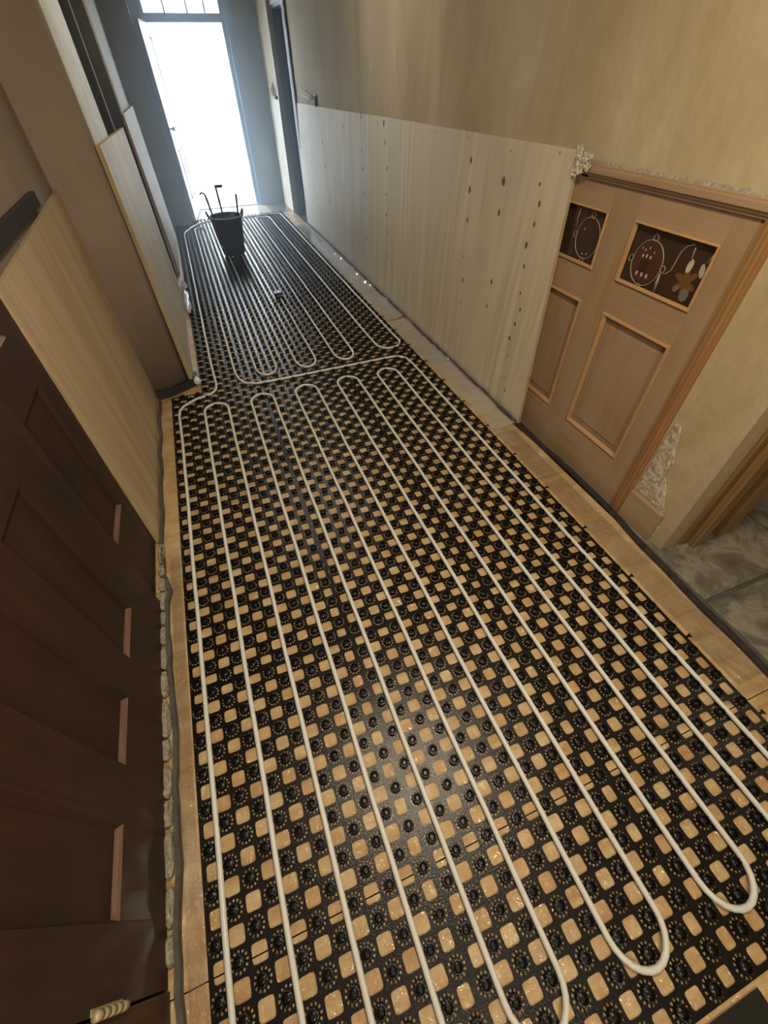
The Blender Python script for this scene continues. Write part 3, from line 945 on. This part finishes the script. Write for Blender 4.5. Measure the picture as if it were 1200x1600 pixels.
hm = empty('heating_mat', (0.85, 1.5, 0))
tag(hm, 'black perforated studded underfloor heating mat covering the hall floor', 'heating mat')
full = mat_panel_mesh(None, 0.55, -2.675)
full.materials.append(M_MAT)
def place_panel(me, x, y):
    o = bpy.data.objects.new('mat_panel', me)
    o.location = (x, y, 0)
    COL.objects.link(o)
    o.parent = hm
    o.matrix_parent_inverse = hm.matrix_world.inverted()
    return o
for r in range(7):
    y = -2.675 + 1.2 * r
    for c in range(3):
        x = -.05 + .6 * c
        if c == 0 and r >= 2:
            me = mat_panel_mesh(lambda px, py: (px > .15 if py > .63 else True) and (px > .40 if py > 5.48 else True), x, y)
            me.materials.append(M_MAT)
            place_panel(me, x, y)
        else:
            place_panel(full, x, y)
# joining pegs that stick out past the right hand edge
random.seed(2)
for k in range(-1, 27):
    y = -2.55 + .2985 * k
    if y > 5.6 or y < -2.6: continue
    m = MB()
    m.box((1.748, y - .004, 0.0005), (1.770, y + .004, .004), 0, .001)
    m.box((1.765, y - .008, 0.0005), (1.771, y + .008, .004), 0, .001)
    m.build('joining_peg', M_MAT, hm)

# ================================================================== HEATING PIPE: one continuous run
RP = .0082; ZP = .0125
def arc(cx, cy, r, a0, a1, n=10, ry=None):
    ry = r if ry is None else ry
    return [(cx + r * math.cos(math.radians(a0 + (a1 - a0) * k / n)), cy + ry * math.sin(math.radians(a0 + (a1 - a0) * k / n))) for k in range(n + 1)]
path = [(0.0, -3.3), (0.0, -1.5), (0.0, .063), (-.006, .353), (0.0, .424), (.027, .473), (.081, .514), (.124, .538), (.165, .545), (.214, .566), (.247, .61), (.256, .68), (.254, .76), (.250, .925), (.247, 1.10), (.250, 2.5), (.250, 4.9)]
path += [(.27, 5.05), (.36, 5.28), (.44, 5.42), (.50, 5.50), (.60, 5.56), (.9, 5.585), (1.3, 5.60), (1.58, 5.60)]
path += arc(1.60, 5.50, .10, 90, 0, 6)
# down and up the far loops
path += [(1.70, 3.0), (1.70, .93)]
path += arc(1.605, .83, .10, 0, -180, 12, .115)
path += [(1.50, 1.1), (1.50, 5.30)] + arc(1.40, 5.36, .10, 0, 180, 10, .10)
path += [(1.30, 5.2), (1.30, .88)]
path += arc(1.225, .80, .075, 0, -180, 12, .125)
path += [(1.15, 1.0), (1.15, 5.30)] + arc(1.075, 5.36, .075, 0, 180, 10)
path += [(1.00, 5.2), (1.00, .86)] + arc(.925, .80, .075, 0, -180, 12, .125)
path += [(.85, 1.0), (.85, 5.30)] + arc(.775, 5.36, .075, 0, 180, 10)
path += [(.70, 5.2), (.70, .86)] + arc(.625, .80, .075, 0, -180, 12, .125)
path += [(.55, 1.0), (.55, 5.05)] + arc(.475, 5.13, .075, 0, 180, 10)
path += [(.40, 5.0), (.40, 1.0), (.400, .80), (.412, .70), (.445, .622), (.521, .584), (.661, .575), (.912, .576), (1.212, .576), (1.412, .577), (1.54, .577), (1.605, .556), (1.638, .51), (1.648, .42), (1.65, .26), (1.65, -2.42)]
# near loops
for k in range(5):
    xr = 1.65 - .3 * k
    path += arc(xr - .075, -2.49, .075, 0, -180, 12, .086)
    path += [(xr - .15, -2.3), (xr - .15, .27)]
    path += arc(xr - .225, .345, .075, 0, 180, 12, .080)
    path += [(xr - .30, .27), (xr - .30, -2.3)]
path.pop()
path += [(.15, -3.3)]
# drop consecutive duplicates, resample long runs, add a little hand-laid wander
random.seed(11)
pts = []
for p in path:
    if not pts or (Vector(p) - Vector(pts[-1])).length > .004:
        if pts:
            A = Vector(pts[-1]); B = Vector(p); L = (B - A).length
            n = int(L / .15)
            for k in range(1, n):
                q = A.lerp(B, k / n)
                w = .0012 * math.sin(q.y * 9.1 + q.x * 37) + random.uniform(-.0006, .0006)
                pts.append((q.x + w, q.y))
        pts.append(p)
pm = MB(); pm.tube([(p[0], p[1], ZP) for p in pts], RP, 12)
po = pm.build('heating_pipe', M_PIPE)
tag(po, 'continuous white plastic heating pipe snaking in parallel loops between the studs of the black mat', 'pipe')

# ================================================================== EDGE FOAM STRIPS, TAPE, FILM
def ribbon(name, ctr, width, height, mat, label, cat, group=None, seed=0, wob=.004):
    """an upright strip: ctr list of (x, y); thin wall with a slightly folded top"""
    random.seed(seed)
    P_ = []
    for i in range(len(ctr) - 1):
        A = Vector(ctr[i]); B = Vector(ctr[i + 1]); n = max(1, int((B - A).length / .05))
        for k in range(n):
            P_.append(A.lerp(B, k / n))
    P_.append(Vector(ctr[-1]))
    v = []; f = []
    for i, p in enumerate(P_):
        a = P_[max(i - 1, 0)]; b_ = P_[min(i + 1, len(P_) - 1)]
        t_ = (b_ - a).normalized(); n_ = Vector((-t_.y, t_.x))
        o1 = n_ * width / 2
        w = n_ * (wob * math.sin(i * .9 + seed) + random.uniform(-wob, wob) * .5)
        h = height * (1 + random.uniform(-.12, .12))
        c = p + w
        v += [(c.x - o1.x, c.y - o1.y, .0005), (c.x + o1.x, c.y + o1.y, .0005), (c.x + o1.x * .9, c.y + o1.y * .9, h), (c.x - o1.x * .9, c.y - o1.y * .9, h * .97)]
        if i:
            q = 4 * i
            for (r, s_) in ((0, 1), (1, 2), (2, 3), (3, 0)):
                f.append((q - 4 + r, q - 4 + s_, q + s_, q + r))
    f.append((0, 3, 2, 1)); q = 4 * (len(P_) - 1); f.append((q, q + 1, q + 2, q + 3))
    m = MB(); m.add(v, [tuple(reversed(x)) for x in f], 0, False)
    o = m.build(name, mat)
    tag(o, label, cat, group)
    return o
G = 'foam edge strips round the mat'
ribbon('foam_strip', [(-.122, -3.2), (-.113, -2.2), (-.103, -1.75), (-.104, -1.45), (-.118, -1.2), (-.110, -1.06), (-.096, -1.0), (-.126, -.90), (-.128, -.7), (-.126, -.3), (-.124, .60)], .014, .024, M_FOAM,
       'grey foam edge strip waving along the foot of the dark door', 'foam strip', G, 1)
ribbon('foam_strip', [(-.125, .645), (-.05, .665), (.03, .705), (.085, .735), (.125, .775), (.130, .86)], .022, .055, M_FOAM_DK,
       'black foam edge strip wrapped round the stepped wall corner', 'foam strip', G, 2)
ribbon('foam_strip', [(1.912, -3.2), (1.906, -2.2), (1.915, -1.8), (1.930, -1.5), (1.955, -1.25), (1.955, -.9), (1.932, -.52)], .030, .012, M_FOAM_DK,
       'thin black foam edge strip in front of the pine door and stone flags', 'foam strip', G, 3, .002)
ribbon('foam_strip', [(1.926, -.51), (1.926, 1.0), (1.926, 3.0), (1.926, 4.85)], .014, .030, M_FOAM,
       'grey foam edge strip along the foot of the long pale plywood sheets', 'foam strip', G, 4, .002)

def film(name, x0, x1, y0, y1, seed, label, amp=.006, nx=16, step=.012, ridge=None, mat=None):
    random.seed(seed)
    ny = int((y1 - y0) / step)
    v = []; f = []
    for j in range(ny + 1):
        y = y0 + (y1 - y0) * j / ny
        for i in range(nx + 1):
            u = i / nx
            e = .006 * noise.noise(Vector((y * 5, seed, 0)))
            x = x0 + (x1 - x0) * u + (e if i in (0, nx) else 0)
            z = .0025 + amp * abs(noise.noise(Vector((x * 22 + y * 9, y * 7 - x * 14, seed)))) * (1.8 * u if ridge else 1)
            z += amp * .6 * max(0, noise.noise(Vector((x * 40, y * 14, seed + 5)))) + .0022 * abs(noise.noise(Vector((x * 70 + y * 30, y * 50 - x * 40, seed + 9))))
            if ridge and u > .55:
                z += ridge * (u - .55) / .45 * (.6 + .8 * noise.noise(Vector((y * 4, seed, 2))))
            v.append((x, y, max(z, .0015)))
    for j in range(ny):
        for i in range(nx):
            a_ = j * (nx + 1) + i
            f.append((a_, a_ + 1, a_ + nx + 2, a_ + nx + 1))
    m = MB(); m.add(v, f, 0, True)
    o = m.build(name, mat or M_FOIL)
    tag(o, label, 'plastic film', 'clear film lying on the boards')
    return o
film('plastic_film', 1.768, 1.888, -2.16, -.55, 3, 'wrinkled clear plastic film on the boards between the mat and the stone floor', .004)
film('plastic_film', 1.775, 1.918, -.52, 1.19, 5, 'crumpled clear plastic film beside the mat under the tall pale plywood sheet', .009, ridge=.02, mat=M_FOIL_MILKY)
film('plastic_film', 1.775, 1.918, 1.235, 4.8, 7, 'shiny clear plastic film beside the far part of the mat under the greyish plywood sheet', .009, ridge=.025, step=.02, mat=M_FOIL_MILKY)
film('plastic_film', -.098, -.056, -2.62, -.8, 9, 'thin clear plastic film on the pale board edge beside the dark door', .003, nx=6)
film('plastic_film', .45, 1.58, 5.75, 6.38, 12, 'bluish clear plastic film on the floor in front of the door sill', .010, nx=40, step=.02, mat=M_FOIL_MILKY)
film('plastic_film', 1.60, 1.90, 5.70, 6.30, 14, 'small folded clear plastic film by the narrow plywood sheet', .012, nx=12, step=.02)
# crumpled film by the far left plywood
def crumple(name, c, r, seed, mat, label, cat, sz=1.0, group=None):
    bm = bmesh.new()
    bmesh.ops.create_icosphere(bm, subdivisions=3, radius=1.0)
    for v_ in bm.verts:
        n_ = noise.noise(v_.co * 2.3 + Vector((seed, 0, 0))) * .5 + noise.noise(v_.co * 5 + Vector((0, seed, 0))) * .3
        s_ = 1 + n_
        v_.co = Vector((c[0] + v_.co.x * r[0] * s_, c[1] + v_.co.y * r[1] * s_, max(c[2] + v_.co.z * r[2] * s_, .001)))
    m = MB(); m.bm(bm, 0)
    o = m.build(name, mat)
    tag(o, label, cat, group)
    return o
M_SCRAP = plain('crumpled_white_film', (.62, .66, .72), .15)
crumple('film_scrap', (.155, 2.35, .03), (.022, .28, .03), 2.0, M_SCRAP, 'long crumpled scrap of pale film at the foot of the grey-white plywood', 'plastic scrap')
crumple('film_scrap', (.150, 2.78, .035), (.025, .055, .035), 5.0, M_SCRAP, 'small curled scrap of film at the side doorway between two plywood sheets', 'plastic scrap')
crumple('film_scrap', (.135, .755, .030), (.022, .030, .028), 8.0, M_SCRAP, 'white scrap of film at the stepped wall corner, touching the pipe', 'plastic scrap')

# rubble between the dark door and the foam
random.seed(21)
y = -2.15
while y < -.72:
    L = random.uniform(.05, .13)
    m = MB()
    bm = bmesh.new(); bmesh.ops.create_icosphere(bm, subdivisions=3, radius=1.0)
    sd = random.uniform(0, 50)
    for v_ in bm.verts:
        s_ = 1 + .45 * noise.noise(v_.co * 1.8 + Vector((sd, 0, 0))) + .15 * noise.noise(v_.co * 6 + Vector((sd, 3, 0)))
        c_ = v_.co
        c_ = Vector([math.copysign(abs(q) ** .6, q) for q in c_])
        v_.co = Vector((-.130 + .012 * c_.x * s_, y + L / 2 + L * .48 * c_.y, .012 + .014 * c_.z * s_))
    m.bm(bm, 0)
    o = m.build('rubble_stone', M_RUBBLE)
    tag(o, 'pale lime rubble stone wedged between the dark door and the grey foam', 'stone', 'rubble stones along the foot of the dark door')
    y += L + random.uniform(.0, .015)

# ================================================================== SMALL THINGS
# black gloss offcut at the near corner
m = MB(); m.box((.86, -3.0, .002), (1.175, -2.686, .006), 0, .001)
o = m.build('tape_offcut', M_TAPE); tag(o, 'square black glossy offcut on the boards just off the near edge of the mat', 'offcut')
m = MB(); m.box((1.215, -3.4, -.028), (1.90, -2.78, .004), 0, .004)
struct(m.build('floor_patch', M_STONE))

# torn masking tape at the corner of the pale plywood sheet
def torn():
    m = MB(); random.seed(6)
    for (y0, z0, w, h, sd) in ((-.437, 1.285, .030, .095, 1.0), (-.470, 1.278, .045, .075, 4.0), (-.505, 1.270, .030, .055, 7.0)):
        n = 12; v = []; f = []
        for i in range(n):
            for j in range(7):
                u, t2 = i / (n - 1), j / 6
                q = Vector((u * 3 + sd, t2 * 2, sd))
                y = y0 + w * (t2 - .5) * (1.1 - .5 * u) + .018 * noise.noise(q)
                z = z0 - h * u + .016 * noise.noise(q * 1.7 + Vector((5, 0, 0)))
                x = 1.970 + .012 * noise.noise(q * 2.2 + Vector((0, 9, 0)))
                v.append((x, y, z))
        for i in range(n - 1):
            for j in range(6):
                a_ = i * 7 + j
                f.append((a_, a_ + 1, a_ + 8, a_ + 7))
        m.add(v, f, 0, False)
    o = m.build('masking_tape', M_TAPE_WHITE)
    md = o.modifiers.new('thickness', 'SOLIDIFY'); md.thickness = .0015
    tag(o, 'crumpled torn white tape hanging at the top corner of the pale plywood', 'tape')
torn()

# cables and conduit stub on the right wall above the plywood
w = MB()
w.tube([(1.992, 3.86, 1.24), (1.990, 3.86, 1.325)], .014, 10)
w.box((1.985, 3.835, 1.30), (2.0, 3.885, 1.34), 0, .003)
co = w.build('conduit_stub', M_BLACK); tag(co, 'short dark conduit stub rising behind the greyish plywood sheet', 'conduit')
for k, (dz, ex) in enumerate(((.0, .10), (-.03, .065))):
    c = MB()
    c.tube([(1.982, 3.87, 1.315 + dz * .4), (1.975, 4.05, 1.328 + dz), (1.97, 4.28, 1.352 + dz), (1.975, 4.45 - .06 * k, 1.372 + dz)], .0055, 8)
    o = c.build('wall_cable', M_BLACK)
    tag(o, 'upper of the two thin dark cables reaching left from the conduit stub' if k == 0 else 'lower of the two thin dark cables reaching left from the conduit stub', 'cable', 'cables at the conduit stub')
# cable ends above the narrow sheet
c = MB()
for (dy, dz, b_) in ((0, 0, .03), (.07, .05, -.02), (.14, .0, .05)):
    c.tube([(1.925, 5.70 + dy, 1.25), (1.905, 5.72 + dy, 1.31 + dz), (1.915, 5.74 + dy + b_, 1.36 + dz), (1.92, 5.75 + dy + b_ * 1.6, 1.33 + dz)], .008, 8)
c.box((1.90, 5.66, 1.252), (1.936, 5.80, 1.285), 0, .004)
o = c.build('cable_bundle', M_BLACK); tag(o, 'tangled dark cable ends above the narrow plywood sheet by the front door', 'cable')

# builder's tub near the front door, with tool handles sticking out
def tub():
    t = empty('rubber_tub', (.78, 3.75, .021))
    tag(t, 'dark flexible builders tub standing on the mat near the front door', 'tub')
    m = MB()
    cx, cy = .775, 3.75
    m.lathe([(.115, 0), (.125, .005), (.150, .15), (.175, .36), (.190, .365), (.192, .375), (.178, .380), (.168, .36), (.143, .15), (.118, .02)], (cx, cy, .021), 32)
    m.build('body', M_BUCKET, t)
    for s_ in (-1, 1):
        h_ = MB()
        h_.tube([(cx + s_ * .178, cy - .05, .385), (cx + s_ * .195, cy - .045, .425), (cx + s_ * .20, cy, .445), (cx + s_ * .195, cy + .045, .425), (cx + s_ * .178, cy + .05, .385)], .011, 10)
        h_.build('handle', M_BUCKET, t)
    for (y_, z_) in ((-.112, .10),):
        for s_ in (-1, 1):
            r_ = MB(); r_.lathe([(.001, 0), (.012, .002), (.012, .008), (.001, .010)], (cx + s_ * .12, cy + y_ * .7, .11), 12); r_.build('rivet', M_WHITETRIM, t)
    for k, (dx, dy, tx, tz, nm, lab) in enumerate(((-.10, .02, -.06, .60, 'trowel', 'small hooked tool handle leaning out of the left of the tub'), (-.02, 0, -.01, .66, 'hammer', 'tallest upright tool sticking out of the middle of the tub'), (.11, .03, .06, .58, 'chisel', 'thin tool standing out of the right of the tub'))):
        tt = MB()
        tt.tube([(cx + dx, cy + dy, .06), (cx + dx + tx * .6, cy + dy, .40), (cx + dx + tx, cy + dy, z_t := tz)], [.010, .010, .012], 10)
        if nm == 'hammer':
            tt.box((cx + dx + tx - .012, cy + dy - .015, tz - .01), (cx + dx + tx + .075, cy + dy + .015, tz + .018), 0, .004)
        if nm == 'trowel':
            tt.tube([(cx + dx + tx, cy + dy, tz), (cx + dx + tx - .03, cy + dy, tz + .02), (cx + dx + tx - .055, cy + dy, tz + .0)], .010, 10)
        o = tt.build(nm, M_BLACK); tag(o, lab, nm)
    # packed dark sack filling the tub to the rim
    crumple('rubble_sack', (cx, cy, .30), (.14, .14, .10), 3.3, plain('dark_sack', (.05, .045, .055), .7), 'dark crumpled sack stuffed inside the builders tub', 'sack')
tub()
m = MB(); m.box((.955, 2.13, .021), (1.035, 2.215, .052), 0, .006); m.box((.975, 2.085, .021), (1.025, 2.13, .040), 0, .004)
o = m.build('clip_box', M_BLACK); tag(o, 'small black box lying alone on the pipes mid hall', 'box')
m = MB(); m.box((.985, 2.15, .0522), (1.0, 2.165, .0535)); m.build('sticker', M_WHITETRIM, o)

t = empty('lamp_or_fill_fitting', (1.0, 1.70, 2.7))  # made-up fitting for the added mid hall fill light
tag(t, 'round white made-up fitting for the fill light over the middle of the hall', 'lamp')
m = MB(); m.lathe([(.31, .0), (.315, .03), (.30, .06), (.02, .07)], (1.0, 1.70, 2.612), 32); m.build('base', M_WHITETRIM, t)
# ceiling lamp fitting over the near end
t = empty('lamp_or_fill_fitting', (.88, -1.60, 2.7))
tag(t, 'round white ceiling lamp over the near end of the hall', 'lamp')
m = MB(); m.lathe([(.17, .0), (.175, .03), (.16, .06), (.02, .07)], (.88, -1.60, 2.515), 32); m.build('base', M_WHITETRIM, t)
m = MB(); m.tube([(.88, -1.60, 2.58), (.88, -1.60, 2.70)], .02, 12); m.build('stem', M_WHITETRIM, t)

# ================================================================== HAZE VOLUME standing in for the lens flare veil around the doorway
def haze():
    m = bpy.data.materials.new('lens_flare_scatter'); m.use_nodes = True
    nt = m.node_tree; nt.nodes.clear()
    o = N(nt, 'ShaderNodeOutputMaterial')
    s = N(nt, 'ShaderNodeVolumeScatter', Color=(0.70, 0.86, 1.0, 1), Density=HAZE, Anisotropy=0.55)
    nt.links.new(s.outputs[0], o.inputs['Volume'])
    h = boxobj('flare_haze', (-0.17, 1.9, 0.025), (1.999, 6.39, 2.69), m)
    h['kind'] = 'stuff'
    h['label'] = 'faint pale haze volume standing in for lens flare at the open front door'
    h['category'] = 'haze'
HAZE = 0.17
haze()
